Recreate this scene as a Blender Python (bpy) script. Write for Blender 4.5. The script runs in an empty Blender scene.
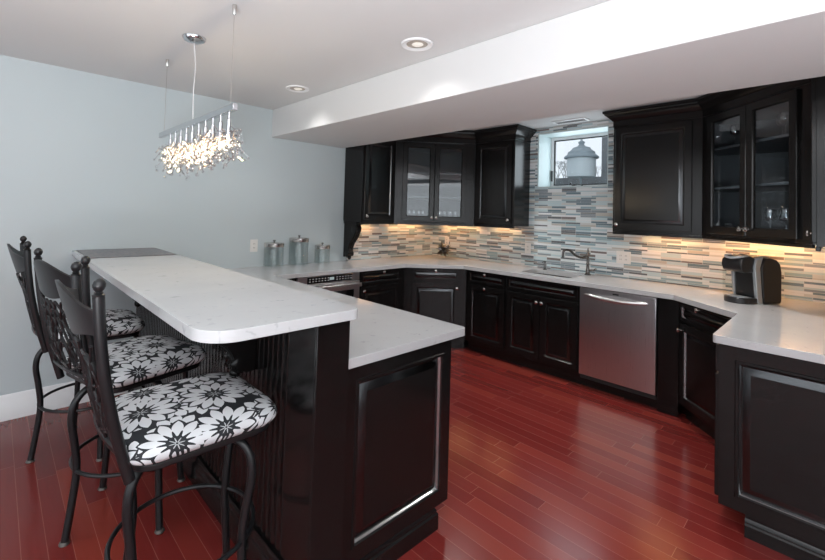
import bpy, bmesh, math, random
from mathutils import Vector, Matrix
R = math.radians
S = bpy.context.scene
COL = S.collection
# ------------------------------------------------------------------ camera
cam_d = bpy.data.cameras.new('camera')
cam = bpy.data.objects.new('camera', cam_d); COL.objects.link(cam)
_yaw, _pit, _rol = 0.8115972, 0.0319163, 0.0298038
_f = Vector((math.cos(_yaw)*math.cos(_pit), math.sin(_yaw)*math.cos(_pit), math.sin(_pit)))
_r = Vector((math.sin(_yaw), -math.cos(_yaw), 0)); _u = _r.cross(_f)
_r2 = _r*math.cos(_rol)+_u*math.sin(_rol); _u2 = -_r*math.sin(_rol)+_u*math.cos(_rol)
M4 = Matrix((_r2, _u2, -_f)).transposed().to_4x4(); M4.translation = Vector((-4.37668, -3.88609, 1.47324))
cam.matrix_world = M4
cam_d.sensor_width = 36; cam_d.lens = 423.816/825*36
cam_d.shift_x = (412.5-397.22)/825; cam_d.shift_y = (198.90-280)/825
cam_d.clip_start = .02
S.camera = cam
# ------------------------------------------------------------------ world and exposure
W = bpy.data.worlds.new('overcast_sky'); S.world = W; W.use_nodes = True
bg = W.node_tree.nodes['Background']; bg.inputs[0].default_value = (.86, .93, 1, 1); bg.inputs[1].default_value = .95
S.view_settings.view_transform = 'Standard'; S.view_settings.look = 'None'
S.view_settings.exposure = 0.22; S.view_settings.gamma = 1; S.view_settings.use_curve_mapping = False
def area(name, loc, rot, sx, sy, power, color=(1, 1, 1), spread=180):
    d = bpy.data.lights.new(name, 'AREA'); d.shape = 'RECTANGLE'; d.size = sx; d.size_y = sy
    d.energy = power; d.color = color; d.spread = R(spread)
    o = bpy.data.objects.new(name, d); COL.objects.link(o); o.location = loc; o.rotation_euler = rot
    return o
# rear and side fill lamps, added in the invented windows behind the camera
area('rear_fill', (-7.55, -3.3, 1.35), (R(90), 0, R(-90)), 4.6, 1.9, 24, (.93, .97, 1))
area('side_fill', (-4.6, -6.55, 1.35), (R(90), 0, 0), 4.6, 1.9, 30, (.95, .98, 1))
area('sink_window_daylight', (.42, -1.91, 2.09), (R(90), 0, R(90)), .70, .55, 5, (.85, .95, 1))
area('ceiling_bounce_fill', (-5.3, -4.5, .90), (R(180), 0, 0), 1.3, 1.3, 245, (.93, .97, 1))  # added unseen lamp facing up, brightens the room off the ceiling
def pot(x, y, p, col=(1, .965, .93)):
    d = bpy.data.lights.new('downlight', 'SPOT'); d.energy = p; d.spot_size = R(125); d.spot_blend = .8
    d.shadow_soft_size = .09; d.color = col
    o = bpy.data.objects.new('downlight', d); COL.objects.link(o); o.location = (x, y, 2.425)
POTS = [(-2.646, -2.19), (-2.643, -.85), (-5.0, -1.3), (-5.0, -4.2), (-2.9, -4.6), (-1.02, -1.3), (-1.05, -3.15)]  # first two are visible fixtures; the rest are unseen, added to brighten
for i_, p in enumerate(POTS): pot(p[0], p[1], 14 if i_ < 2 else 24 if i_ < 5 else 70)

# ------------------------------------------------------------------ helpers
class MB:
    def __init__(s): s.v = []; s.f = []
    def add(s, vs, fs):
        n = len(s.v); s.v += [tuple(v) for v in vs]; s.f += [tuple(i+n for i in f) for f in fs]; return s
    def box(s, x0, x1, y0, y1, z0, z1):
        if x0 > x1: x0, x1 = x1, x0
        if y0 > y1: y0, y1 = y1, y0
        if z0 > z1: z0, z1 = z1, z0
        return s.add([(x0,y0,z0),(x1,y0,z0),(x1,y1,z0),(x0,y1,z0),(x0,y0,z1),(x1,y0,z1),(x1,y1,z1),(x0,y1,z1)],
                     [(0,3,2,1),(4,5,6,7),(0,1,5,4),(1,2,6,5),(2,3,7,6),(3,0,4,7)])
    def prism(s, poly, z0, z1):
        n = len(poly)
        a = sum(poly[i][0]*poly[(i+1)%n][1]-poly[(i+1)%n][0]*poly[i][1] for i in range(n))
        if a < 0: poly = poly[::-1]
        return s.add([(p[0],p[1],z0) for p in poly]+[(p[0],p[1],z1) for p in poly],
              [tuple(range(n))[::-1], tuple(range(n,2*n))]+[(i,(i+1)%n,(i+1)%n+n,i+n) for i in range(n)])
    def tube(s, pts, r, seg=10, closed=False, flat=1.0):
        pts = [Vector(p) for p in pts]; n = len(pts)
        rr = r if isinstance(r, (list, tuple)) else [r]*n
        T = []
        for i in range(n):
            if closed: t = pts[(i+1)%n]-pts[i-1]
            else: t = pts[min(i+1,n-1)]-pts[max(i-1,0)]
            T.append(t.normalized())
        a = Vector((0,0,1)) if abs(T[0].z) < .9 else Vector((1,0,0))
        N = (a-T[0]*a.dot(T[0])).normalized(); vs = []; 
        for i in range(n):
            N = (N-T[i]*N.dot(T[i])).normalized(); B = T[i].cross(N)
            for k in range(seg):
                q = 2*math.pi*k/seg
                vs.append(pts[i]+N*math.cos(q)*rr[i]+B*math.sin(q)*rr[i]*flat)
        fs = []
        for i in range(n if closed else n-1):
            j = (i+1) % n
            for k in range(seg):
                l = (k+1) % seg; fs.append((i*seg+k, i*seg+l, j*seg+l, j*seg+k))
        if not closed:
            fs.append(tuple(range(seg))[::-1]); fs.append(tuple((n-1)*seg+k for k in range(seg)))
        return s.add(vs, fs)
    def lathe(s, prof, o=(0,0,0), ax='z', seg=20, cap=True):
        def P(r, h, q):
            a, b = r*math.cos(q), r*math.sin(q)
            v = {'z':(a,b,h), 'y':(a,h,-b), 'x':(h,a,b), '-y':(a,-h,b), '-x':(-h,a,-b)}[ax]
            return (v[0]+o[0], v[1]+o[1], v[2]+o[2])
        vs = [P(r,h,2*math.pi*k/seg) for r,h in prof for k in range(seg)]; n = len(prof)
        fs = [(i*seg+k, i*seg+(k+1)%seg, (i+1)*seg+(k+1)%seg, (i+1)*seg+k) for i in range(n-1) for k in range(seg)]
        if cap: fs.append(tuple(range(seg))[::-1]); fs.append(tuple((n-1)*seg+k for k in range(seg)))
        return s.add(vs, fs)
    def ball(s, c, r, seg=10, ring=6, sq=(1,1,1)):
        vs = [(c[0],c[1],c[2]-r*sq[2])]; fs = []
        for i in range(1, ring):
            p = math.pi*i/ring
            for k in range(seg):
                q = 2*math.pi*k/seg
                vs.append((c[0]+r*sq[0]*math.sin(p)*math.cos(q), c[1]+r*sq[1]*math.sin(p)*math.sin(q), c[2]-r*sq[2]*math.cos(p)))
        vs.append((c[0],c[1],c[2]+r*sq[2])); L = len(vs)-1
        for k in range(seg):
            l = (k+1) % seg
            fs.append((0,1+l,1+k)); fs.append((L,L-seg+k,L-seg+l))
            for i in range(ring-2):
                a = 1+i*seg; fs.append((a+k,a+l,a+seg+l,a+seg+k))
        return s.add(vs, fs)
    def rings(s, x0, x1, z0, z1, prof, y=0, close=True):
        """nested rectangles facing -y: prof = [(inset, height towards -y)]"""
        vs = []; fs = []
        for ins, h in prof:
            vs += [(x0+ins,y-h,z0+ins),(x1-ins,y-h,z0+ins),(x1-ins,y-h,z1-ins),(x0+ins,y-h,z1-ins)]
        for i in range(len(prof)-1):
            for k in range(4):
                l = (k+1) % 4; fs.append((i*4+k, i*4+l, i*4+4+l, i*4+4+k))
        n = len(prof)*4
        if close: fs.append((n-4,n-3,n-2,n-1)); fs.append((3,2,1,0))
        return s.add(vs, fs)
    def sweep(s, path, prof, closed=False):
        """path: xy list; prof: (outward, z). outward = right side of travel"""
        n = len(path); P = [Vector(p) for p in path]; m = len(prof); vs = []
        for i in range(n):
            d1 = (P[i]-P[i-1]).normalized() if (i > 0 or closed) else None
            d2 = (P[(i+1)%n]-P[i]).normalized() if (i < n-1 or closed) else None
            d1 = d1 or d2; d2 = d2 or d1
            n1 = Vector((d1.y,-d1.x)); n2 = Vector((d2.y,-d2.x)); b = (n1+n2).normalized()
            k = 1/max(.3, b.dot(n1))
            for o, z in prof: vs.append((P[i].x+b.x*o*k, P[i].y+b.y*o*k, z))
        fs = []
        for i in range(n if closed else n-1):
            j = (i+1) % n
            for k in range(m):
                l = (k+1) % m; fs.append((i*m+k, j*m+k, j*m+l, i*m+l))
        if not closed: fs.append(tuple(range(m))); fs.append(tuple((n-1)*m+k for k in range(m))[::-1])
        return s.add(vs, fs)
    def build(s, name, mat, parent=None, bevel=0, ang=35, smooth=True, seg=2, loc=None):
        me = bpy.data.meshes.new(name); me.from_pydata(s.v, [], s.f); me.materials.append(mat)
        bm = bmesh.new(); bm.from_mesh(me); bmesh.ops.recalc_face_normals(bm, faces=bm.faces); bm.to_mesh(me); bm.free()
        if smooth:
            for p in me.polygons: p.use_smooth = True
            me.set_sharp_from_angle(angle=R(ang))
        o = bpy.data.objects.new(name, me); COL.objects.link(o); o.parent = parent
        if loc: o.location = loc
        if bevel:
            b = o.modifiers.new('bevel', 'BEVEL'); b.width = bevel; b.segments = seg; b.limit_method = 'ANGLE'; b.angle_limit = R(40)
            b.harden_normals = False
        return o
def tag(o, label=None, cat=None, group=None, kind=None):
    if label: o['label'] = label
    if cat: o['category'] = cat
    if group: o['group'] = group
    if kind: o['kind'] = kind
    return o
def root(name, label, cat, loc=(0,0,0), rz=0, group=None):
    o = bpy.data.objects.new(name, None); COL.objects.link(o); o.location = loc; o.rotation_euler = (0,0,rz)
    o.empty_display_size = .1
    return tag(o, label, cat, group)
def kids(o): return [c for c in COL.objects if c.parent == o]
def dup(o, parent=None):
    c = o.copy(); COL.objects.link(c); c.parent = parent
    for k in kids(o): dup(k, c)
    return c
def bez(p, n=12):
    """Catmull-Rom through points"""
    p = [Vector(q) for q in p]; out = []
    for i in range(len(p)-1):
        a = p[max(i-1,0)]; b = p[i]; c = p[i+1]; d = p[min(i+2,len(p)-1)]
        for k in range(n):
            t = k/n
            out.append(.5*((2*b)+(-a+c)*t+(2*a-5*b+4*c-d)*t*t+(-a+3*b-3*c+d)*t**3))
    out.append(p[-1]); return out

# ------------------------------------------------------------------ materials
class NT:
    def __init__(s, name):
        s.m = bpy.data.materials.new(name); s.m.use_nodes = True; s.t = s.m.node_tree
        s.b = s.t.nodes['Principled BSDF']; s.out = s.t.nodes['Material Output']
    def n(s, typ, **kw):
        x = s.t.nodes.new(typ)
        for k, v in kw.items(): setattr(x, k, v)
        return x
    def l(s, a, b): s.t.links.new(a, b)
    def put(s, sock, v):
        if hasattr(v, 'is_output') or isinstance(v, bpy.types.NodeSocket): s.l(v, sock)
        else: sock.default_value = v
    def m_(s, op, a, b=0.0, c=None):
        x = s.n('ShaderNodeMath', operation=op); s.put(x.inputs[0], a); s.put(x.inputs[1], b)
        if c is not None: s.put(x.inputs[2], c)
        return x.outputs[0]
    def xyz(s, v):
        x = s.n('ShaderNodeSeparateXYZ'); s.l(v, x.inputs[0]); return x.outputs
    def vec(s, a, b, c=0.0):
        x = s.n('ShaderNodeCombineXYZ'); s.put(x.inputs[0], a); s.put(x.inputs[1], b); s.put(x.inputs[2], c); return x.outputs[0]
    def obj(s): return s.n('ShaderNodeTexCoord').outputs['Object']
    def white(s, v):
        x = s.n('ShaderNodeTexWhiteNoise', noise_dimensions='3D'); s.l(v, x.inputs[0]); return x.outputs[0]
    def noise(s, v, sc, det=3, rough=.5):
        x = s.n('ShaderNodeTexNoise'); s.l(v, x.inputs['Vector']); x.inputs['Scale'].default_value = sc
        x.inputs['Detail'].default_value = det; x.inputs['Roughness'].default_value = rough; return x.outputs['Fac']
    def scale(s, v, sc):
        x = s.n('ShaderNodeMapping'); s.l(v, x.inputs[0]); x.inputs['Scale'].default_value = sc; return x.outputs[0]
    def ramp(s, f, stops, const=False):
        x = s.n('ShaderNodeValToRGB'); s.l(f, x.inputs[0]); r = x.color_ramp
        if const: r.interpolation = 'CONSTANT'
        while len(r.elements) < len(stops): r.elements.new(.5)
        for e, (p, c) in zip(r.elements, stops): e.position = p; e.color = (*c, 1) if len(c) == 3 else c
        return x.outputs[0]
    def mix(s, f, a, b, mode='MIX'):
        x = s.n('ShaderNodeMix', data_type='RGBA', blend_type=mode); s.put(x.inputs[0], f)
        for i, v in ((6, a), (7, b)):
            if isinstance(v, tuple): v = (*v, 1) if len(v) == 3 else v
            s.put(x.inputs[i], v)
        return x.outputs[2]
    def bump(s, h, st=.2, d=.01):
        x = s.n('ShaderNodeBump'); x.inputs['Strength'].default_value = st; x.inputs['Distance'].default_value = d
        s.l(h, x.inputs['Height']); s.l(x.outputs[0], s.b.inputs['Normal'])
def plain(name, col, rough=.5, metal=0, spec=.5, coat=0, nz=0, em=None, ems=0):
    t = NT(name); b = t.b.inputs
    b['Base Color'].default_value = (*col, 1); b['Roughness'].default_value = rough; b['Metallic'].default_value = metal
    b['Specular IOR Level'].default_value = spec; b['Coat Weight'].default_value = coat
    if nz:
        f = t.noise(t.obj(), 14, 4); c = t.mix(f, tuple(x*(1-nz) for x in col), tuple(min(1, x*(1+nz)) for x in col)); t.l(c, b['Base Color'])
    if em: b['Emission Color'].default_value = (*em, 1); b['Emission Strength'].default_value = ems
    return t.m
def glass(name, tint=(1,1,1), rough=0.0, refl=.06, k=1.0):
    t = NT(name); t.t.nodes.remove(t.b)
    tr = t.n('ShaderNodeBsdfTransparent'); tr.inputs[0].default_value = (*tint, 1)
    gl = t.n('ShaderNodeBsdfGlossy'); gl.inputs['Roughness'].default_value = rough
    lw = t.n('ShaderNodeLayerWeight'); lw.inputs[0].default_value = .5
    f = t.m_('MULTIPLY', lw.outputs['Facing'], lw.outputs['Facing'])
    f = t.m_('MULTIPLY', f, lw.outputs['Facing'])
    f = t.m_('MULTIPLY_ADD', f, .7*k, refl)
    mx = t.n('ShaderNodeMixShader'); t.l(f, mx.inputs[0]); t.l(tr.outputs[0], mx.inputs[1]); t.l(gl.outputs[0], mx.inputs[2])
    t.l(mx.outputs[0], t.out.inputs[0]); return t.m
MAT = {}
# walls / ceiling
def paint(name, col, rough=.6):
    t = NT(name); o = t.obj(); f = t.noise(o, 1.3, 3)
    t.l(t.mix(f, tuple(c*.97 for c in col), tuple(min(1,c*1.03) for c in col)), t.b.inputs['Base Color'])
    t.b.inputs['Roughness'].default_value = rough; t.bump(t.noise(o, 160, 2), .06, .002); return t.m
MAT['wall'] = paint('blue_grey_wall_paint', (.53, .595, .615))
MAT['dim'] = paint('darkened_unseen_wall', (.09,.095,.10))  # unseen walls made dark to cut bounce and reflections
MAT['ceil'] = paint('ceiling_paint', (.66, .66, .66), .7)
MAT['white'] = plain('white_trim_paint', (.80, .81, .82), .35)
MAT['reveal'] = paint('window_reveal_paint', (.54, .63, .635), .5)
MAT['black'] = plain('black_cabinet_lacquer', (.0075, .007, .007), .20, spec=.34, nz=.2)
MAT['sheen'] = plain('black_bevel_highlight', (.085,.087,.09), .22, 1)  # highlight put into the material of the panel bevels
MAT['lip_glint'] = plain('bead_edge_highlight', (.34,.345,.35), .22, 1)  # brighter highlight tint for the inner bead lips, not wear
MAT['black_in'] = plain('dark_cabinet_interior', (.055, .062, .068), .45)
MAT['steel_dark'] = plain('dark_recess', (.01,.01,.01), .6)
MAT['chrome'] = plain('chrome', (.60, .61, .63), .14, 1)
MAT['nickel'] = plain('brushed_nickel', (.62, .60, .58), .25, 1)
MAT['faucet'] = plain('brushed_pewter', (.17, .168, .165), .26, 1)
MAT['iron'] = plain('black_painted_iron', (.012, .0125, .014), .36, .2, nz=.2)
MAT['glide'] = plain('dull_steel_glide', (.13,.12,.11), .45, .6)
MAT['bplast'] = plain('black_plastic', (.014, .014, .015), .3)
MAT['blackglass'] = plain('black_glass', (.006, .006, .007), .06)
MAT['gplast'] = plain('silver_grey_plastic', (.42, .45, .47), .28, .5)
MAT['outlet'] = plain('white_plastic', (.78, .77, .74), .35)
MAT['glyph'] = plain('pale_grey_legend', (.45, .45, .45), .5)
MAT['glass'] = glass('clear_glass', (.97,.985,.985), 0, .05)
MAT['cabglass'] = glass('cabinet_glass', (.93,.96,.98), .01, .07, 1.0)
MAT['jar'] = glass('jar_glass', (.965,.985,.985), .02, .05, .55)
MAT['crystalglass'] = glass('crystal', (.98,.98,.98), .03, .22, 1.0)
MAT['bulb'] = plain('glowing_bulb', (1,.9,.7), .4, em=(1,.60,.28), ems=4.5)
MAT['potlens'] = plain('pot_light_lens', (.75,.72,.68), .5)
MAT['wire'] = plain('clear_cord', (.6,.6,.6), .4)
MAT['felt'] = plain('jar_contents', (.3,.3,.3), .6)
# steel with vertical brushing
t = NT('brushed_stainless'); o = t.obj(); f = t.noise(t.scale(o, (220, 220, 2)), 3, 3)
t.l(t.mix(f, (.60,.59,.60), (.72,.71,.72)), t.b.inputs['Base Color']); t.b.inputs['Metallic'].default_value = 1
t.l(t.m_('MULTIPLY_ADD', f, .12, .24), t.b.inputs['Roughness']); t.b.inputs['Anisotropic'].default_value = .5; MAT['steel'] = t.m
# floor planks along y
t = NT('cherry_plank_floor'); o = t.obj(); X, Y, Z = t.xyz(o); PW = .083
u = t.m_('DIVIDE', X, PW); ui = t.m_('FLOOR', u); uf = t.m_('FRACT', u)
h1 = t.white(t.vec(ui, 3.1, 7.7)); v = t.m_('ADD', t.m_('DIVIDE', Y, .92), t.m_('MULTIPLY', h1, 13.7)); vi = t.m_('FLOOR', v); vf = t.m_('FRACT', v)
hh = t.white(t.vec(ui, vi, 1.3)); gr = t.noise(t.scale(o, (30, 1.4, 1)), 2.2, 6, .65)
c = t.ramp(t.m_('ADD', t.m_('MULTIPLY', hh, .75), t.m_('MULTIPLY', gr, .25)), [(0,(.145,.017,.015)),(.35,(.185,.023,.020)),(.7,(.220,.030,.025)),(1,(.34,.062,.036))])
c = t.mix(t.m_('MULTIPLY', gr, .6), c, (.09,.010,.009))
e = t.m_('MINIMUM', t.m_('MULTIPLY', t.m_('MINIMUM', uf, t.m_('SUBTRACT', 1.0, uf)), PW), t.m_('MULTIPLY', t.m_('MINIMUM', vf, t.m_('SUBTRACT', 1.0, vf)), .92))
gap = t.m_('LESS_THAN', e, .0012); c = t.mix(t.m_('MULTIPLY', gap, .45), c, (.42,.16,.12)); t.l(c, t.b.inputs['Base Color'])
t.l(t.m_('MULTIPLY_ADD', t.noise(o, 5, 3), .08, .17), t.b.inputs['Roughness']); t.b.inputs['Specular IOR Level'].default_value = .55
t.bump(t.m_('ADD', t.m_('MULTIPLY', gap, -1.0), t.m_('MULTIPLY', t.noise(t.scale(o,(9,1,1)), 3, 2), .35)), .18, .0025); MAT['floor'] = t.m
# quartz
t = NT('white_quartz'); o = t.obj(); ds = t.noise(o, 4, 4)
w = t.n('ShaderNodeTexNoise'); t.l(t.scale(o, (1, 1.4, 1)), w.inputs['Vector']); w.inputs['Scale'].default_value = 13; w.inputs['Detail'].default_value = 6; w.inputs['Distortion'].default_value = 1.4
vein = t.ramp(w.outputs['Fac'], [(0,(0,0,0)),(.60,(0,0,0)),(.68,(1,1,1)),(.72,(.2,.2,.2)),(1,(0,0,0))])
w2 = t.noise(o, 22, 5, .6); msk = t.ramp(w2, [(0,(0,0,0)),(.50,(0,0,0)),(.62,(1,1,1)),(1,(1,1,1))])
c = t.mix(ds, (.47,.48,.49), (.55,.555,.565)); fac = t.m_('MULTIPLY', t.m_('MULTIPLY', vein, msk), .55)
c = t.mix(fac, c, (.22,.23,.25)); t.l(c, t.b.inputs['Base Color']); t.b.inputs['Roughness'].default_value = .12; MAT['quartz'] = t.m
# mosaic tile (u runs along the walls)
t = NT('strip_mosaic_tile'); o = t.obj(); X, Y, Z = t.xyz(o); U = t.m_('SUBTRACT', X, Y); PH = .037
p = t.m_('DIVIDE', Z, PH); pi = t.m_('FLOOR', p); pf = t.m_('FRACT', p)
sp = t.m_('MULTIPLY_ADD', t.white(t.vec(pi, 5.2, 9.1)), .22, .30); top = t.m_('GREATER_THAN', pf, sp)
row = t.m_('ADD', t.m_('MULTIPLY', pi, 2.0), top)
sh = t.m_('MULTIPLY', t.m_('GREATER_THAN', t.white(t.vec(row, 1.7, 2.2)), .5), .30)
cu = t.m_('ADD', t.m_('DIVIDE', U, .155), sh); ci = t.m_('FLOOR', cu); cf = t.m_('FRACT', cu)
h = t.white(t.vec(row, ci, 4.4))
c = t.ramp(h, [(0,(.50,.65,.69)),(.16,(.72,.79,.80)),(.31,(.12,.195,.235)),(.42,(.27,.41,.46)),(.54,(.60,.62,.60)),(.64,(.10,.11,.12)),(.70,(.50,.48,.43)),(.77,(.80,.83,.84)),(.89,(.22,.27,.30)),(.97,(.17,.14,.13))], True)
c = t.mix(t.m_('MULTIPLY', t.noise(t.scale(o,(20,20,60)), 4, 4), .22), c, (.45,.47,.48))
e1 = t.m_('MINIMUM', pf, t.m_('SUBTRACT', 1.0, pf)); e2 = t.m_('ABSOLUTE', t.m_('SUBTRACT', pf, sp)); e3 = t.m_('MINIMUM', cf, t.m_('SUBTRACT', 1.0, cf))
ed = t.m_('MINIMUM', t.m_('MULTIPLY', t.m_('MINIMUM', e1, e2), PH), t.m_('MULTIPLY', e3, .155)); g = t.m_('LESS_THAN', ed, .0012)
c = t.mix(g, c, (.60,.61,.60)); t.l(c, t.b.inputs['Base Color']); t.l(t.m_('MULTIPLY_ADD', g, .4, .14), t.b.inputs['Roughness'])
t.bump(t.m_('SUBTRACT', h, g), .25, .002); MAT['tile'] = t.m
# floral seat fabric
t = NT('floral_seat_fabric'); o = t.obj()
def flowers(sc, off, n, prev, seed):
    X, Y, Z = t.xyz(o); kf = t.m_('MULTIPLY_ADD', t.m_('MAXIMUM', t.m_('SUBTRACT', .765, Z), 0.0), 4.0, 1.0)
    P = t.vec(t.m_('MULTIPLY_ADD', X, kf, off[0]), t.m_('MULTIPLY_ADD', Y, kf, off[1]), 0.0)
    vo = t.n('ShaderNodeTexVoronoi', voronoi_dimensions='2D'); vo.inputs['Scale'].default_value = sc; vo.inputs['Randomness'].default_value = .5
    t.l(P, vo.inputs['Vector'])
    sb = t.n('ShaderNodeVectorMath', operation='SUBTRACT'); t.l(P, sb.inputs[0]); t.l(vo.outputs['Position'], sb.inputs[1])
    dx, dy, _ = t.xyz(sb.outputs[0]); r = t.m_('MULTIPLY', t.m_('SQRT', t.m_('ADD', t.m_('MULTIPLY', dx, dx), t.m_('MULTIPLY', dy, dy))), sc)
    an = t.m_('ARCTAN2', dy, dx)
    an = t.m_('ADD', an, t.m_('MULTIPLY', t.white(vo.outputs['Color']), 3.0))
    fr = t.m_('FRACT', t.m_('MULTIPLY', an, n/(2*math.pi))); ph = t.m_('MULTIPLY', t.m_('ABSOLUTE', t.m_('SUBTRACT', fr, .5)), 2.0)
    q = t.m_('DIVIDE', t.m_('SUBTRACT', r, .30), .235)
    shp = t.m_('MULTIPLY', t.m_('POWER', t.m_('MAXIMUM', t.m_('SUBTRACT', 1.0, t.m_('MULTIPLY', q, q)), 0.0), 1.0), 1.0)
    pet = t.m_('LESS_THAN', ph, shp)
    tip = t.m_('MULTIPLY_ADD', t.m_('SUBTRACT', 1.0, ph), .10, .45)
    s2 = t.m_('ABSOLUTE', t.m_('COSINE', t.m_('MULTIPLY', an, n/2)))
    dark = t.m_('LESS_THAN', r, t.m_('MULTIPLY_ADD', t.m_('POWER', s2, 4.0), .13, .155))
    pet = t.m_('MULTIPLY', pet, t.m_('SUBTRACT', 1.0, dark))
    s3 = t.m_('ABSOLUTE', t.m_('COSINE', t.m_('MULTIPLY', an, 4.0)))
    star = t.m_('MULTIPLY', t.m_('LESS_THAN', r, t.m_('MULTIPLY_ADD', t.m_('POWER', s3, 6.0), .09, .03)), t.m_('GREATER_THAN', r, .02))
    ins = t.m_('LESS_THAN', r, t.m_('ADD', tip, .02))
    col = t.mix(pet, (.012,.015,.019), (.66,.68,.70)); col = t.mix(star, col, (.42,.44,.45))
    return col if prev is None else t.mix(ins, prev, col)
c = flowers(6.4, (.31, .12, 0), 9, None, 0); c = flowers(4.7, (1.06, .50, 0), 13, c, 1)
t.l(c, t.b.inputs['Base Color']); t.b.inputs['Roughness'].default_value = .75; t.bump(t.noise(o, 400, 2), .2, .001); MAT['floral'] = t.m
# mottled stone mat
t = NT('mottled_mat'); o = t.obj(); f = t.noise(t.scale(o,(1,1,1)), 38, 5, .7)
t.l(t.ramp(f, [(0,(.05,.05,.06)),(.42,(.10,.105,.12)),(.55,(.19,.19,.20)),(.64,(.30,.17,.14)),(.72,(.2,.25,.28)),(1,(.4,.4,.4))]), t.b.inputs['Base Color']); t.b.inputs['Roughness'].default_value = .35; MAT['mat'] = t.m
MAT['brick'] = plain('grey_stone_pier', (.17,.18,.19), .8, nz=.3)
MAT['feeder'] = plain('pale_enamel', (.62,.67,.69), .5)
MAT['feeder_roof'] = plain('weathered_grey_roof', (.28,.33,.36), .6)
MAT['ground'] = plain('winter_ground', (.22,.24,.24), .9, nz=.3)
MAT['bark'] = plain('pale_winter_bark', (.42,.44,.45), .9)
MAT['winglass'] = glass('window_glass', (.97,.98,.99), 0, .03, .5)

# ------------------------------------------------------------------ room
ZC = 2.45; ZB = 2.178; WC = -4.10
def st(name, mb, mat, **k): return tag(mb.build(name, mat, **k), kind='structure')
st('floor', MB().box(-7.8, .34, -6.8, .2, -.08, 0), MAT['floor'])
st('ceiling', MB().box(-7.8, .34, -6.8, .2, ZC, ZC+.08), MAT['ceil'])
st('wall_left', MB().box(-7.8, .34, 0, .2, 0, ZC), MAT['wall'])
m = MB(); Y0, Y1, Z0, Z1 = -2.29, -1.535, 1.79, 2.40      # window hole in the back wall
m.box(0,.34,-6.8,Y0,0,ZC); m.box(0,.34,Y1,0,0,ZC); m.box(0,.34,Y0,Y1,0,Z0); m.box(0,.34,Y0,Y1,Z1,ZC)
st('wall_back', m, MAT['wall'])
m = MB(); m.box(.001,.30,Y0,Y0+.012,Z0,Z1); m.box(.001,.30,Y1-.012,Y1,Z0,Z1); m.box(-.010,.30,Y0+.012,Y1-.012,Z0,Z0+.014); m.box(.001,.30,Y0+.012,Y1-.012,Z1-.012,Z1)
st('trim_1', m, MAT['reveal'])
st('wall_right', MB().box(-1.80, 0, WC-.12, WC, 0, ZC), MAT['wall'])
m = MB(); m.box(-7.92,-7.8,-6.8,-5.7,0,ZC); m.box(-7.92,-7.8,-.9,.2,0,ZC); m.box(-7.92,-7.8,-5.7,-.9,0,.3); m.box(-7.92,-7.8,-5.7,-.9,2.35,ZC)
st('wall_rear', m, MAT['dim'])
m = MB(); m.box(-7.8,-7.0,-6.92,-6.8,0,ZC); m.box(-2.2,.34,-6.92,-6.8,0,ZC); m.box(-7.0,-2.2,-6.92,-6.8,0,.3); m.box(-7.0,-2.2,-6.92,-6.8,2.35,ZC)
st('wall_side', m, MAT['dim'])
for nm, (ax, a, b) in {'added_window_2':('y',-5.7,-.9), 'added_window_3':('x',-7.0,-2.2)}.items():  # invented windows, out of view, that hold the fill lamps
    f = MB(); k = 4; w = (b-a)/k
    for i in range(k+1):
        c = a+i*w; c0, c1 = max(a,c-.03), min(b,c+.03)
        f.box(-7.88,-7.83,c0,c1,.3,2.35) if ax == 'y' else f.box(c0,c1,-6.88,-6.83,.3,2.35)
    for z in (.3, 2.29): f.box(-7.88,-7.83,a,b,z,z+.06) if ax == 'y' else f.box(a,b,-6.88,-6.83,z,z+.06)
    wo = st(nm, f, MAT['white'])
    g = MB(); g.box(-7.858,-7.852,a,b,.3,2.35) if ax == 'y' else g.box(a,b,-6.858,-6.852,.3,2.35)
    g.build('pane', MAT['winglass'], wo)
# dropped beam
st('trim_2', MB().box(-2.424, -1.555, -6.8, 0, ZB, ZC), MAT['ceil'], bevel=.004)
# baseboard on the left wall
prof = [(0,0),(.018,0),(.018,.115),(.012,.125),(.012,.150),(.004,.168),(0,.170)]
st('baseboard_left', MB().sweep([(-7.8,0),(-3.555,0)], prof), MAT['white'])
# sink window
f = MB(); yf0, yf1, zf0, zf1 = Y0+.012, Y1-.012, Z0+.014, Z1-.012
f.rings(0,1,0,1,[(0,0)],0,False) if False else None
def ringbox(mb, ax, y0, y1, z0, z1, w, x0, x1):
    mb.box(x0,x1,y0,y0+w,z0,z1); mb.box(x0,x1,y1-w,y1,z0,z1); mb.box(x0,x1,y0+w,y1-w,z0,z0+w); mb.box(x0,x1,y0+w,y1-w,z1-w,z1); return mb
win = st('window_1', ringbox(MB(),'x',yf0,yf1,zf0,zf1,.03,.29,.34), MAT['white'], bevel=.003)
ringbox(MB(),'x',yf0+.03,yf1-.03,zf0+.03,zf1-.03,.012,.30,.325).build('sash', MAT['steel_dark'], win)
MB().box(.310,.314,yf0+.04,yf1-.04,zf0+.04,zf1-.04).build('pane', MAT['winglass'], win)
m = MB(); yc = -1.93; m.box(.262,.289,yc-.035,yc+.035,zf0+.004,zf0+.022)
m.tube(bez([(.262,yc,zf0+.02),(.24,yc+.03,zf0+.034),(.238,yc+.10,zf0+.024),(.24,yc+.125,zf0+.045)],6), .006, 8); m.ball((.24,yc+.125,zf0+.05),.010)
m.tube([(.255,yc-.03,zf0+.014),(.25,yc-.12,zf0+.010)], .005, 8)
tag(m.build('window_crank', MAT['bplast'], win), 'black folding crank handle')
tag(MB().box(.270,.289,yf1-.024,yf1-.012,zf0+.08,zf0+.20).build('window_latch', MAT['bplast'], win), 'black lever latch')
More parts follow.
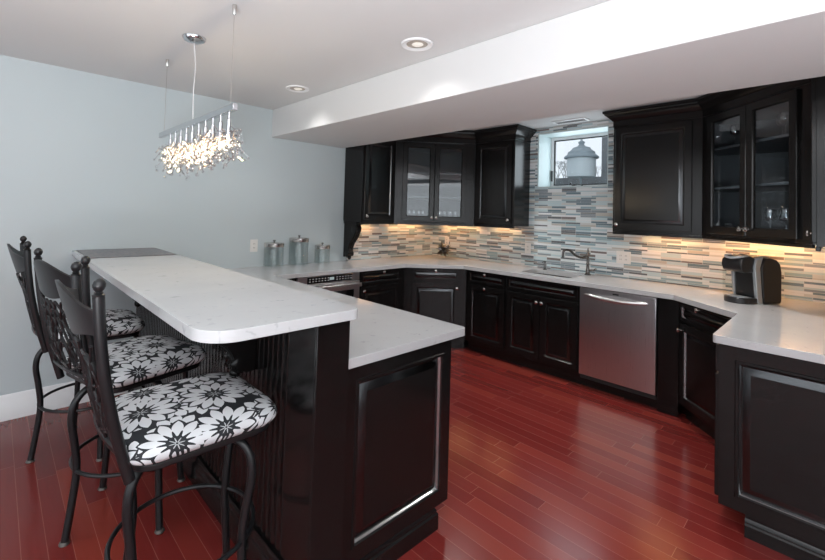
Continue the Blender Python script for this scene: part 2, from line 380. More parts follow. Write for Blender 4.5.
# mosaic backsplash
m = MB(); TX = .010; Zt = .915
m.box(-1.455,0,-TX,-.0005,Zt,1.372)
m.box(-TX,-.0005,WC,Y0,Zt,ZC-.001); m.box(-TX,-.0005,Y1,-TX,Zt,ZC-.001); m.box(-TX,-.0005,Y0,Y1,Zt,Z0); m.box(-TX,-.0005,Y0,Y1,Z1,ZC-.001)
bs = m.build('tile_backsplash', MAT['tile']); tag(bs, 'blue-grey and beige glass strip mosaic on the walls above the worktop', 'backsplash')

# ------------------------------------------------------------------ cabinets
K = MAT['black']
RP = [(0,0),(0,.016),(.003,.020),(.050,.020),(.052,.0175),(.056,.0165),(.062,.006),(.065,.006),(.088,.019),(.090,.019)]
def knob(parent, x, z, y=-.0205):
    return MB().lathe([(.0055,0),(.005,.008),(.004,.013),(.010,.016),(.0170,.022),(.0155,.028),(.007,.032),(0.0005,.033)], (x,y,z), '-y', 14, cap=False).build('knob', MAT['nickel'], parent)
def front(rt, kind, x0, x1, z0, z1, kn=None):
    if kind == 'glass':
        m = MB(); w = .058
        P = [(0,0),(0,.016),(.003,.020),(w-.008,.020),(w-.004,.016),(w,.006),(w,0)]
        m.rings(x0,x1,z0,z1,P,-.0005,False); n = len(P)*4
        b = len(m.v)-n; m.f += [(b+k, b+n-4+k, b+n-4+(k+1)%4, b+(k+1)%4) for k in range(4)]
        d = m.build('door', K, rt)
        MB().box(x0+w-.004,x1-w+.004,-.006,-.003,z0+w-.004,z1-w+.004).build('glass_pane', MAT['cabglass'], d)
    else:
        P = RP
        if kind == 'drawer':
            q = .62; P = [(a*q,b) for a,b in RP]
            P = [(0,0),(0,.016),(.003,.020),(.026,.020),(.028,.017),(.033,.006),(.035,.006),(.053,.018),(.055,.018)]
        d = MB().rings(x0,x1,z0,z1,P,-.0005).build('drawer' if kind == 'drawer' else 'door', K, rt)
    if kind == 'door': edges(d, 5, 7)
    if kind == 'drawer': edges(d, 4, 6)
    if kn: knob(d, kn[0], kn[1])
    return d
def edges(o, lip_glint, sheen):  # gives lip and bevel faces their built-in highlight materials
    o.data.materials.append(MAT['lip_glint']); o.data.materials.append(MAT['sheen'])
    for s_, mi in ((lip_glint, 1), (sheen, 2)):
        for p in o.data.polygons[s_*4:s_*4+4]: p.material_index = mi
def local(F1, F2):
    a = math.atan2(F2[1]-F1[1], F2[0]-F1[0]); w = math.dist(F1, F2)
    def L(p):
        dx, dy = p[0]-F1[0], p[1]-F1[1]
        return (dx*math.cos(a)+dy*math.sin(a), -dx*math.sin(a)+dy*math.cos(a))
    return a, w, L
def cabinet(name, label, F1, F2, rest, z0, z1, fronts, group=None, cat='cabinet', toe=True, open_=False, toe_in=.055, shelves=(), rail=False):
    """F1->F2 is the front line seen left to right; rest = other plan corners, world"""
    a, w, L = local(F1, F2)
    rt = root(name, label, cat, (F1[0],F1[1],0 if toe else z0), a, group)
    dz = 0 if toe else -z0
    poly = [(0,0)]+[L(p) for p in rest]+[(w,0)]
    def sc(pl, k=1): return pl
    if open_:
        g = .018; n = len(poly); m = MB()
        m.prism(poly, z0+dz, z0+dz+g); m.prism(poly, z1+dz-g, z1+dz)
        cx = sum(p[0] for p in poly)/n; cy = sum(p[1] for p in poly)/n
        for i in range(n-1):
            p, q = Vector(poly[i]), Vector(poly[i+1]); d = (q-p).normalized(); nn = Vector((-d.y,d.x))
            if nn.dot(Vector((cx,cy))-p) < 0: nn = -nn
            m.prism([tuple(p),tuple(q),tuple(q+nn*g),tuple(p+nn*g)], z0+dz+g, z1+dz-g)
        m.build('body', MAT['black_in'], rt)
        f = MB(); fx0 = min(fr[1] for fr in fronts)+.03; fx1 = max(fr[2] for fr in fronts)-.03
        f.box(0,fx0,-.0002,.02,z0+dz,z1+dz); f.box(fx1,w,-.0002,.02,z0+dz,z1+dz); f.box(fx0,fx1,0,.02,z0+dz,z0+dz+.05); f.box(fx0,fx1,0,.02,z1+dz-.04,z1+dz)
        f.build('face_frame', K, rt)
        ins = [(p[0]+(cx-p[0])*.07, p[1]+(cy-p[1])*.07+.01) for p in poly]
        for sz in shelves: MB().prism(ins, sz+dz, sz+dz+.018).build('shelf', MAT['gplast'] if False else MAT['black_in'], rt)
    else:
        if 'sink' in label.split()[:3]:
            m = MB().prism(poly, z0+dz, .66).prism([(0,0),(0,.02),(w,.02),(w,0)], .6605, z1+dz); m.build('body', K, rt, bevel=.0015)
        else: MB().prism(poly, z0+dz, z1+dz).build('body', K, rt, bevel=.0015)
        if toe:
            ins = []
            for p in poly: ins.append((p[0], p[1]+ (toe_in if abs(p[1]) < 1e-6 else 0)))
            MB().prism(ins, 0, z0-.0005).build('toe_kick', K, rt)
    for fr in fronts: front(rt, fr[0], fr[1], fr[2], fr[3]+dz, fr[4]+dz, None if len(fr) < 6 else (fr[5][0], fr[5][1]+dz))
    if rail:
        MB().box(.001,w-.001,-.004,.016,z0+dz-.022,z0+dz-.0005).build('light_rail', K, rt, bevel=.003)
    return rt
BZ0, BZ1 = .105, .8745
GB = 'black base cabinets under the worktop'; GU = 'black wall cabinets'
e = .0008
# base run on the left wall
cabinet('base_cabinet','narrow black base cabinet with raised-panel drawer and door beside the built-in oven',(-1.722,-.57),(-1.088,-.57),[(-1.722,-.003),(-1.088,-.003)],BZ0,BZ1,
    [('drawer',.012,.56,.735,.862,(.30,.850)),('door',.012,.56,.128,.718,(.045,.680))],GB)
cabinet('base_cabinet','black corner base cabinet set at an angle below the spiky star ornament',(-1.086,-.57),(-.60,-1.043),[(-1.086,-.003),(-.003,-.003),(-.003,-1.043)],BZ0,BZ1,
    [('drawer',.085,.600,.735,.862,(.34,.850)),('door',.085,.600,.128,.718,(.572,.668))],GB)
cabinet('base_cabinet','narrow black base cabinet with centred knobs left of the sink cabinet',(-.60,-1.0455),(-.60,-1.545),[(-.003,-1.0455),(-.003,-1.545)],BZ0,BZ1,
    [('drawer',.035,.485,.742,.862,(.26,.845)),('door',.035,.485,.128,.722,(.26,.700))],GB)
cabinet('base_cabinet','wide black sink cabinet with false drawer front and two doors',(-.60,-1.5475),(-.60,-2.284),[(-.003,-1.5475),(-.003,-2.284)],BZ0,BZ1,
    [('drawer',.012,.724,.742,.862),('door',.012,.366,.128,.722,(.343,.665)),('door',.370,.724,.128,.722,(.394,.665))],GB)
cabinet('base_cabinet','black angled base cabinet with one drawer and door right of the dishwasher',(-.60,-3.032),(-1.03,-3.462),[(-.003,-3.032),(-.003,-3.462)],BZ0,BZ1,
    [('drawer',.03,.590,.735,.862,(.25,.852)),('door',.03,.590,.128,.715,(.055,.665))],GB)
MB().box(-.60,-.02,-3.0295,-2.890,0,BZ1).build('filler_panel', K, None, bevel=.001)
o = bpy.data.objects['filler_panel']; tag(o,'plain black upright filler panel at the right side of the dishwasher','panel')
# return cabinet (end panel faces the camera)
rc = cabinet('base_cabinet','large black base cabinet ending the right-hand run, its raised end panel facing the bar',(-1.033,-3.462),(-1.742,-3.462),[(-1.033,WC+.003),(-1.742,WC+.003)],BZ0,BZ1,
    [('drawer',.012,.70,.735,.862),('door',.012,.70,.128,.718)],GB,toe_in=.10)
m = MB().rings(.0,.634,BZ0,BZ1,[(0,0),(0,.016),(.002,.018),(.062,.018),(.066,.023),(.074,.024),(.080,.018),(.086,.004),(.090,.003),(.120,.0165),(.122,.0165)])
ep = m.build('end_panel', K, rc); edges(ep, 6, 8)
ep.rotation_euler = (0,0,R(90)); ep.location = (.7095, 0, 0)
mm = MB().sweep([(.7095,.10),(.7095,.634)], [(0,.0),(.016,0),(.016,.055),(.010,.062),(.010,.070),(.002,.082),(0,.082)]); bm_ = mm.build('base_moulding', K, rc)
# built-in oven left of it and a filler
rt = root('built_in_oven','stainless and black glass built-in oven under the left worktop','oven',(-2.42,-.565,0))
MB().box(.003,.690,0,.54,.105,.8735).build('body', MAT['steel_dark'], rt)
MB().box(.003,.690,.05,.5,0,.104).build('toe_kick', K, rt)
MB().box(.003,.690,-.022,-.0005,.800,.872).build('control_panel', MAT['steel'], rt, bevel=.002)
cp = MB().box(.095,.600,-.0245,-.0225,.806,.866).build('control_display', MAT['blackglass'], rt)
m = MB()
for i in range(15):
    if i in (7,8): continue
    for j in range(2): m.box(.115+i*.033,.115+i*.033+.016,-.0255,-.0246,.822+j*.022,.830+j*.022)
m.build('button_marks', MAT['glyph'], cp)
tag(MB().box(.335,.385,-.0255,-.0246,.826,.852).build('clock_display', plain('oven_clock',(.1,.12,.12),.3,em=(.5,.6,.6),ems=.4), cp),'small lit clock')
dd = MB().box(.003,.690,-.030,-.0005,.13,.795).build('oven_door', MAT['steel'], rt, bevel=.003)
MB().box(.075,.620,-.0325,-.0305,.20,.715).build('door_window', MAT['blackglass'], dd)
m = MB().box(.01,.683,-.075,-.060,.742,.778); m.box(.04,.06,-.060,-.0305,.75,.77); m.box(.63,.65,-.060,-.0305,.75,.77); m.build('door_handle', MAT['steel'], dd, bevel=.004)
tag(MB().box(-2.695,-2.4225,-.57,-.02,0,BZ1).build('filler_panel', K, None, bevel=.001),'dark filler panel between the peninsula and the built-in oven','panel')
# dishwasher
rt = root('dishwasher','stainless steel dishwasher with a curved bar handle beside the sink cabinet','dishwasher',(-.595,-2.2885,0),R(-90))
MB().box(.004,.594,.0,.57,.08,.870).build('body', MAT['steel_dark'], rt)
MB().box(.004,.594,.05,.5,0,.0795).build('toe_panel', K, rt)
dd = MB().box(.003,.595,-.028,-.0005,.120,.868).build('door', MAT['steel'], rt, bevel=.004)
MB().box(.001,.597,-.004,-.0003,.8695,.8740).build('top_strip', MAT['steel_dark'], rt)
pts = [(.05+.49*k/16, -.034-.042*math.sin(math.pi*k/16)**.8, .812-.012*math.sin(math.pi*k/16)) for k in range(17)]
m = MB().tube(pts, [.009+.010*math.sin(math.pi*k/16)**.6 for k in range(17)], 12, flat=.75)
m.build('handle', MAT['steel'], dd)
MB().box(.275,.322,-.0295,-.0285,.842,.853).build('vent_slot', MAT['bplast'], dd)
MB().box(.555,.585,-.0292,-.0285,.846,.850).build('badge', MAT['glyph'], dd)

# wall cabinets
UZ0, UZ1 = 1.36, 2.30
cabinet('wall_cabinet','black wall cabinet with one raised-panel door at the left end over the scroll corbel',(-1.528,-.33),(-1.044,-.33),[(-1.528,-.012),(-1.044,-.012)],UZ0,UZ1,
    [('door',.025,.458,1.385,2.285,(.05,1.425))],GU,toe=False,rail=True)
cabinet('wall_cabinet','black corner wall cabinet with glass doors and a row of short crystal glasses',(-1.042,-.33),(-.33,-.924),[(-1.042,-.012),(-.012,-.012),(-.012,-.924)],UZ0,UZ1,
    [('glass',.085,.452,1.385,2.285,(.428,1.425)),('glass',.456,.825,1.385,2.285,(.480,1.425))],GU,toe=False,open_=True,shelves=(1.655,1.93),rail=True)
cabinet('wall_cabinet','black wall cabinet with a solid door just left of the window',(-.33,-.9265),(-.33,-1.449),[(-.012,-.9265),(-.012,-1.449)],UZ0,UZ1,
    [('door',.035,.495,1.385,2.285,(.468,1.425))],GU,toe=False,rail=True)
cabinet('wall_cabinet','wide black wall cabinet with a solid door just right of the window',(-.33,-2.452),(-.33,-3.118),[(-.012,-2.452),(-.012,-3.118)],UZ0,UZ1,
    [('door',.018,.600,1.385,2.285,(.043,1.425))],GU,toe=False,rail=True)
cabinet('wall_cabinet','large black corner wall cabinet with glass doors above the coffee maker',(-.33,-3.120),(-.975,-3.765),[(-.012,-3.120),(-.012,WC+.003),(-.975,WC+.003)],UZ0,UZ1,
    [('glass',.070,.450,1.385,2.285,(.425,1.430)),('glass',.454,.832,1.385,2.285,(.480,1.430))],GU,toe=False,open_=True,shelves=(1.72,2.02),rail=True)
cabinet('wall_cabinet','black wall cabinet cut off by the right edge of the photo',(-.977,-3.79),(-1.30,-3.79),[(-.977,WC+.003),(-1.30,WC+.003)],UZ0,UZ1,
    [('door',.02,.30,1.385,2.285,(.05,1.425))],GU,toe=False,rail=True)
CP = [(0,2.3005),(.004,2.3005),(.004,2.355),(.012,2.358),(.016,2.366),(.030,2.380),(.050,2.402),(.060,2.408),(.062,2.418),(.074,2.424),(.074,2.444),(0,2.444)]
def crown(path, label):
    tag(MB().sweep(path, CP).build('crown_moulding', K, None, ang=25), label, 'moulding', None)
crown([(-1.528,-.33),(-1.042,-.33),(-.33,-.924),(-.33,-1.449),(-.012,-1.449)], 'black crown moulding along the top of the wall cabinets left of the window')
crown([(-.012,-2.452),(-.33,-2.452),(-.33,-3.119),(-.975,-3.765),(-.977,-3.79),(-1.30,-3.79),(-1.30,WC+.003)], 'black crown moulding along the top of the wall cabinets right of the window')
# under-cabinet lamps
for (x, y, rz, L_, p) in ((-1.28,-.075,0,.36,1.9),(-.55,-.075,0,.6,3.0),(-.075,-.50,R(90),.6,3.0),(-.075,-1.15,R(90),.36,1.6),(-.10,-2.85,R(90),.44,3.4),(-.10,-3.50,R(90),.6,6.0),(-.9,-4.0,0,.36,1.5)):
    a = area('under_cabinet_lamp', (x,y,1.345), (0,0,rz), L_, .04, p*.36, (1,.47,.17))
    b = MB().box(-L_/2,L_/2,-.02,.02,0,.010).build('under_cabinet_light', MAT['white'], None, loc=(x,y,1.3480)); b.rotation_euler = (0,0,rz)
    tag(b, 'slim white light bar under a wall cabinet', 'light', 'light bars fixed under the wall cabinets')

# ------------------------------------------------------------------ worktop
def fillpoly(outer, holes, z0, z1):
    bm = bmesh.new(); eds = []
    for lp in [outer]+holes:
        vs = [bm.verts.new((p[0],p[1],z1)) for p in lp]
        eds += [bm.edges.new((vs[i],vs[(i+1)%len(vs)])) for i in range(len(vs))]
    r = bmesh.ops.triangle_fill(bm, use_beauty=True, use_dissolve=False, edges=eds)
    fs = [g for g in r['geom'] if isinstance(g, bmesh.types.BMFace)]
    ex = bmesh.ops.extrude_face_region(bm, geom=fs)
    for v in [g for g in ex['geom'] if isinstance(g, bmesh.types.BMVert)]: v.co.z = z0
    bmesh.ops.recalc_face_normals(bm, faces=bm.faces)
    m = MB(); bm.verts.index_update(); m.v = [tuple(v.co) for v in bm.verts]; m.f = [tuple(v.index for v in f.verts) for f in bm.faces]; bm.free(); return m
def arc(cx, cy, r, a0, a1, n=8): return [(cx+r*math.cos(R(a0+(a1-a0)*k/n)), cy+r*math.sin(R(a0+(a1-a0)*k/n))) for k in range(n+1)]
PX = -3.388; CE = -1.765
outer = [(PX,-.001),(-.0005,-.001),(-.0005,WC+.001),(CE,WC+.001)]+arc(CE+.02,-3.455,.02,180,90,4)+[(-1.030,-3.435),(-.635,-3.002),(-.635,-1.028),(-1.105,-.60),(-2.653,-.60)]+arc(-2.678,-2.575,.025,0,-90,4)+[(PX,-2.60)]
sink = arc(-.22,-1.68,.06,90,0,5)+arc(-.22,-2.08,.06,0,-90,5)+arc(-.43,-2.08,.06,270,180,5)+arc(-.43,-1.68,.06,180,90,5)
ct = fillpoly(outer, [sink], .876, .914).build('countertop', MAT['quartz'], None, bevel=.009, seg=3)
tag(ct, 'white quartz worktop running from the peninsula around the walls to the right end', 'countertop')
m = MB(); a = [(p[0],p[1]) for p in sink]; n = len(a); ins = [(p[0]+(-.325-p[0])*.06, p[1]+(-1.88-p[1])*.03) for p in a]
m.add([(p[0],p[1],.8755) for p in a]+[(p[0],p[1],.70) for p in ins]+[(-.325,-1.88,.695)], [(i,(i+1)%n,(i+1)%n+n,i+n) for i in range(n)]+[(i+n,(i+1)%n+n,2*n) for i in range(n)])
sk = m.build('sink', MAT['faucet']); sk.modifiers.new('s','SOLIDIFY').thickness = .002
tag(sk, 'stainless undermount sink basin let into the worktop below the window', 'sink')
# raised bar top
BX0, BX1, BY = -3.951, -3.405, -2.690
bt = [(BX0,-.001),(BX1,-.001)]+arc(BX1-.03,BY+.03,.03,0,-90,5)+arc(BX0+.11,BY+.11,.11,-90,-180,10)
tag(fillpoly(bt, [], 1.0885, 1.124).build('raised_counter', MAT['quartz'], None, bevel=.010, seg=3), 'raised white quartz bar top with rounded corners beside the stools', 'bar top')
tag(MB().box(-3.925,-3.420,-.600,-.012,1.1245,1.128).build('stone_mat', MAT['mat'], None, bevel=.001), 'dark mottled rectangular mat lying on the far end of the bar top', 'mat')

# peninsula base
rt = root('base_cabinet','black peninsula base cabinet with a big raised end panel under the lower worktop','cabinet',(-3.385,-2.555,0),0,GB)
MB().box(0,.645,0,1.98,BZ0,BZ1).build('body', K, rt)
MB().box(0,.555,.0,1.98,0,.1045).build('toe_kick', K, rt)
MB().rings(0.002,.647,BZ0,BZ1,[(0,0),(0,.016),(.002,.018),(.060,.018),(.064,.023),(.072,.024),(.078,.018),(.084,.004),(.088,.003),(.118,.0165),(.120,.0165)],-.0005).build('end_panel', K, rt)
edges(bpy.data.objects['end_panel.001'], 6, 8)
MB().sweep([(0.002,0),(.555,0),(.555,1.0)], [(0,0),(.022,0),(.022,.070),(.016,.078),(.016,.086),(.004,.104),(0,.104)]).build('base_moulding', K, rt)
# beadboard knee wall with corbels
bw = root('bar_wall','black beadboard half wall with carved corbels carrying the raised bar top','half wall',(-3.46,-1.3,0))
def W2(mb): mb.v = [(v[0]+3.46, v[1]+1.3, v[2]) for v in mb.v]; return mb
W2(MB().box(-3.520,-3.391,-2.600,-.002,0,1.0875)).build('core', K, bw)
m = MB(); pr = []; y = -2.44
while y < -.05:
    pr += [(-3.529,y),(-3.529,y+.030),(-3.524,y+.033),(-3.530,y+.0365)]; y += .040
m.prism([(-3.5205,-2.44)]+[(a,b) for a,b in pr]+[(-3.5205,y)], .14, 1.0875)
W2(m).build('beadboard_panel', K, bw)
W2(MB().box(-3.534,-3.5205,-2.600,-2.442,.0,1.0875)).build('corner_board', K, bw, bevel=.002)
W2(MB().box(-3.534,-3.391,-2.612,-2.6005,.0,1.0875)).build('end_board', K, bw, bevel=.002)
W2(MB().sweep([(-3.5345,-.05),(-3.5345,-2.6125),(-3.392,-2.6125)][::1], [(0,0),(-.0,0),(.016,0),(.016,.10),(.010,.110),(.010,.125),(.003,.145),(0,.145)])).build('base_moulding', K, bw)
def corbel(parent, name, loc, rz, w, d, h, label=None):
    """top back corner at loc, projects towards local -y"""
    pts = [(0,0),(-d,0),(-d,-.030),(-d*.96,-.040)]
    cur = bez([(-d*.95,-.05,0),(-d*.98,-h*.22,0),(-d*.80,-h*.42,0),(-d*.50,-h*.60,0),(-d*.36,-h*.78,0),(-d*.36,-h*.92,0),(-d*.15,-h,0),(0,-h,0)],5)
    pl = pts+[(c.x,c.y) for c in cur]
    m = MB(); n = len(pl)
    for s_ in (-1,1): m.v += [(s_*w*.42, p[0], p[1]) for p in pl]
    m.f += [tuple(range(n)), tuple(range(n,2*n))[::-1]]+[(i,(i+1)%n,(i+1)%n+n,i+n) for i in range(n)]
    m.box(-w*.55,w*.55,-d*1.04,0,-.026,-.002)
    m.lathe([(.030,-w*.5),(.042,-w*.46),(.042,w*.46),(.030,w*.5)],(0,-d*.80,-.085),'x',16)
    m.lathe([(.020,-w*.5),(.030,-w*.46),(.030,w*.46),(.020,w*.5)],(0,-d*.30,-h+.035),'x',16)
    for s_ in (-.3,0,.3): m.tube([(s_*w,c.x-.004,c.y) for c in cur[:-6]], .010, 8)
    for k in range(3):
        c = cur[6+k*7]; m.ball((0,c.x-.012,c.y), .022, 10, 6, (1.2,.6,1.5))
    m.ball((0,-d*.30,-h-.006), .022, 12, 8, (1,1,1.2))
    o = m.build(name, K, parent, loc=loc); o.rotation_euler = (0,0,rz)
    return o
for y in (-2.10,-.42): corbel(bw, 'corbel', (-3.5305+3.46, y+1.3, 1.0865), R(-90), .085, .25, .31)
tag(corbel(None,'corbel',(-1.474,-.0105,1.3592),0,.085,.22,.397),'black carved scroll corbel standing under the left end of the wall cabinets','corbel')

# ------------------------------------------------------------------ bar stools
def make_stool(label, loc, seat_rz, base_rz, group='iron bar stools along the bar'):
    st_ = root('bar_stool', label, 'bar stool', (loc[0],loc[1],0), seat_rz, group)
    br = base_rz-seat_rz; I = MAT['iron']
    def rot(p): c, s = math.cos(br), math.sin(br); return (p[0]*c-p[1]*s, p[0]*s+p[1]*c, p[2])
    for k in range(4):
        a = R(45+90*k)
        P = [(.10,.645),(.19,.650),(.248,.605),(.262,.53),(.245,.42),(.232,.30),(.245,.15),(.262,.012)]
        pts = [rot((r*math.cos(a), r*math.sin(a), z)) for r, z in P]
        lg = MB().tube(bez(pts,5), .0150, 12).build('leg', I, st_)
        MB().lathe([(.018,0),(.021,.004),(.018,.012),(.012,.016)], rot((.264*math.cos(a),.264*math.sin(a),0)), 'z', 14).build('foot_glide', MAT['glide'], lg)
    MB().tube([(.236*math.cos(2*math.pi*k/48),.236*math.sin(2*math.pi*k/48),.30) for k in range(48)], .0085, 8, closed=True).build('footrest_ring', I, st_)
    MB().lathe([(.10,.632),(.115,.636),(.115,.664),(.10,.668)],(0,0,0),'z',24).build('swivel_plate', I, st_)
    # seat frame and cushion: rounded square
    def rr(hx, hy, r, n=7):
        return arc(hx-r,hy-r,r,0,90,n)+arc(-hx+r,hy-r,r,90,180,n)+arc(-hx+r,-hy+r,r,180,270,n)+arc(hx-r,-hy+r,r,270,360,n)
    MB().prism(rr(.225,.225,.07), .669, .690).build('seat_frame', I, st_, bevel=.004)
    lay = [(.218,.6905,.065),(.240,.700,.08),(.252,.716,.09),(.250,.735,.10),(.236,.752,.11),(.205,.764,.11),(.15,.772,.10),(.08,.776,.06)]
    m = MB(); n = 32
    for hx, z, r in lay: m.v += [(p[0],p[1],z) for p in rr(hx,hx,r)]
    for i in range(len(lay)-1):
        m.f += [(i*n+k,i*n+(k+1)%n,(i+1)*n+(k+1)%n,(i+1)*n+k) for k in range(n)]
    m.f += [tuple(range(n))[::-1], tuple((len(lay)-1)*n+k for k in range(n))]
    m.build('seat_cushion', MAT['floral'], st_, ang=60)
    # back
    ZT = 1.245
    def xb(z): t = (z-.66)/(ZT-.66); return -.232-.105*t-.02*math.sin(math.pi*t)
    def yb(z): t = (z-.66)/(ZT-.66); return .205+.025*t
    for s_ in (-1,1):
        zz = [.655+(ZT-.03-.655)*k/12 for k in range(13)]
        po = MB().tube([(xb(z), s_*yb(z), z) for z in zz], .0155, 12, flat=.8).build('back_post', I, st_)
        x, y = xb(ZT-.03), s_*yb(ZT-.03)
        MB().lathe([(.0155,0),(.0165,.003),(.010,.007),(.012,.010),(.0085,.013),(.0135,.019),(.0165,.027),(.0165,.033),(.0135,.041),(.007,.047),(.001,.049)],(x,y,ZT-.030),'z',14).build('finial', I, po)
    def surf(y, z):                                         # bowed back surface
        bow = (.020+.056*max(0,min(1,(z-.96)/.27)))*(1-(y/yb(z))**2)
        return (xb(z)-bow, y, z)
    m = MB(); NY, NZ = 16, 7
    for off in (0,.010):
        for j in range(NZ+1):
            for i in range(NY+1):
                t = i/NY*2-1
                zb = 1.075-.014*math.cos(math.pi*t)+.010; zt = 1.170+.065*math.cos(math.pi*t/2)**2
                z = zb+(zt-zb)*j/NZ; y = t*(yb(z)-.012); p = surf(y,z); m.v.append((p[0]+off,p[1],p[2]))
    def ix(o,j,i): return o*(NZ+1)*(NY+1)+j*(NY+1)+i
    for o in (0,1):
        for j in range(NZ):
            for i in range(NY): m.f.append((ix(o,j,i),ix(o,j,i+1),ix(o,j+1,i+1),ix(o,j+1,i)))
    for i in range(NY):
        for j in (0,NZ): m.f.append((ix(0,j,i),ix(0,j,i+1),ix(1,j,i+1),ix(1,j,i)))
    for j in range(NZ):
        for i in (0,NY): m.f.append((ix(0,j,i),ix(0,j+1,i),ix(1,j+1,i),ix(1,j,i)))
    m.build('crest_rail', I, st_)
    m = MB()
    def bar(a, b, r=.0052):
        m.tube([surf(a[0]+(b[0]-a[0])*k/6*1.0, a[1]+(b[1]-a[1])*k/6) for k in range(7)], r, 6)
    z0, z1 = .745, 1.062; H = z1-z0; w = .195
    bar((-.20,z0),(.20,z0),.011)
    for k in range(-3,4):
        for d in (-1,1):
            a = [k*.085, z0]; b = [k*.085+d*.17, z1]
            if abs(b[0]) > w: t = (math.copysign(w,b[0])-a[0])/(b[0]-a[0]) if abs(a[0]) < w else 0; b = [a[0]+(b[0]-a[0])*t, a[1]+(b[1]-a[1])*t]
            if abs(a[0]) > w: continue
            bar(a,b)
    for k in (-2,0,2):
        for d in (-1,1):
            a = [k*.085+d*.04, z1]; b = [k*.085-d*.10, z0+.06]
            if abs(a[0]) < w and abs(b[0]) < w: bar(a,b)
    for zc in (.83,.975):
        for yc_ in (-.11,0,.11):
            q = [surf(yc_+.042*math.cos(2*math.pi*k/20), zc+.050*math.sin(2*math.pi*k/20)) for k in range(20)]
            m.tube(q, .0048, 6, closed=True)
    for d in (-1,1): bar((d*.195,z0+.08),(0,z0)); bar((d*.195,z0+.16),(d*.04,z1)); bar((d*.195,z1-.05),(d*.05,z0))
    m.build('back_lattice', I, st_)
    return st_
make_stool('black iron bar stool nearest the camera with black and white floral seat', (-3.820,-2.225), R(0), R(-12))
make_stool('middle black iron bar stool, lattice back turned toward the camera, floral seat', (-3.840,-1.500), R(15), R(-30))
make_stool('farthest black iron bar stool, closest to the blue-grey wall', (-3.905,-.680), R(0), R(-38))

# ------------------------------------------------------------------ objects on the worktop
ZW = .9142
def canister(label, x, y, r, h):
    rt = root('glass_canister', label, 'canister', (x,y,ZW), 0, 'glass canisters against the wall')
    MB().lathe([(r*.9,0),(r,.006),(r,h-.035),(r*.92,h-.028),(r*.88,h-.028),(r*.95,h-.040),(r*.95,.012),(r*.5,.010),(.001,.010)],(0,0,0),'z',32,cap=False).build('jar', MAT['jar'], rt)
    ld = MB().lathe([(r*.86,h-.027),(r*.99,h-.026),(r*1.01,h-.020),(r*1.01,h+.008),(r*.97,h+.012),(r*.3,h+.016),(.001,h+.016)],(0,0,0),'z',32,cap=False).build('lid', MAT['nickel'], rt)
    MB().lathe([(.006,h+.016),(.006,h+.024),(.014,h+.028),(.013,h+.036),(.001,h+.040)],(0,0,0),'z',14,cap=False).build('lid_knob', MAT['faucet'], ld)
canister('round glass canister with metal lid, leftmost of the three beside the white outlet', -2.405,-.105,.094,.220)
canister('tallest glass canister with metal lid, between two shorter ones', -2.135,-.105,.097,.262)
canister('smallest glass canister with metal lid, rightmost of the three', -1.850,-.100,.080,.180)
# star ornament
rt = MB(); random.seed(5)
c0 = (-.235,-.40,ZW+.088)
G = (1+5**.5)/2; dirs = []
for a in (-1,1):
    for b in (-G,G): dirs += [(0,a,b),(a,b,0),(b,0,a)]
for a in (-1,1):
    for b in (-1,1):
        for c in (-1,1): dirs.append((a,b,c))
Q = Matrix.Rotation(.3,3,'X') @ Matrix.Rotation(.5,3,'Z')
tips = []
for d in dirs:
    d = (Q @ Vector(d)).normalized(); L_ = .112; r_ = .024
    a = d.orthogonal().normalized(); b = d.cross(a); c = Vector(c0)
    base = [c+d*.028+(a*math.cos(q)+b*math.sin(q))*r_ for q in (0,math.pi/2,math.pi,3*math.pi/2)]
    rt.add([tuple(v) for v in base]+[tuple(c+d*L_)], [(0,1,4),(1,2,4),(2,3,4),(3,0,4),(0,1,2,3)])
rt.ball(c0, .034, 10, 7); zmin = min(v[2] for v in rt.v); rt.v = [(x,y,z-zmin+ZW) for x,y,z in rt.v]
tag(rt.build('star_ornament', plain('aged_pewter',(.16,.155,.145),.35,.9), None, smooth=False), 'spiky silver star ornament standing in the worktop corner', 'ornament')
# faucet
fx, fy = -.115,-2.150
rt = root('faucet','pewter bridge-style kitchen faucet with a swan-neck spout behind the sink','faucet',(fx,fy,ZW))
F = MAT['faucet']
MB().lathe([(.030,0),(.030,.006),(.022,.014),(.017,.03),(.019,.045),(.015,.06),(.013,.10),(.017,.11),(.013,.12),(.012,.185),(.017,.195),(.014,.210),(.008,.225),(.010,.235),(.004,.262),(.001,.268)],(0,0,0),'z',18,cap=False).build('body', F, rt)
MB().tube(bez([(0,0,.190),(-.045,.035,.170),(-.095,.075,.185),(-.150,.115,.235),(-.195,.150,.235),(-.205,.158,.190),(-.205,.158,.165)],6), [.0115]*37, 10).build('spout', F, rt)
MB().tube(bez([(0,0,.05),(-.02,-.045,.050),(-.012,-.075,.062)],5), .008, 8).ball((-.012,-.08,.064),.012).build('handle', F, rt)
rt = root('soap_dispenser','small pewter soap pump left of the faucet','soap dispenser',(-.12,-1.705,ZW))
MB().lathe([(.020,0),(.020,.005),(.012,.012),(.012,.035),(.008,.045),(.007,.075),(.013,.080),(.012,.090),(.001,.093)],(0,0,0),'z',16,cap=False).build('base', F, rt)
MB().tube(bez([(0,0,.082),(-.03,0,.088),(-.055,0,.078)],4), .005, 8).build('nozzle', F, rt)
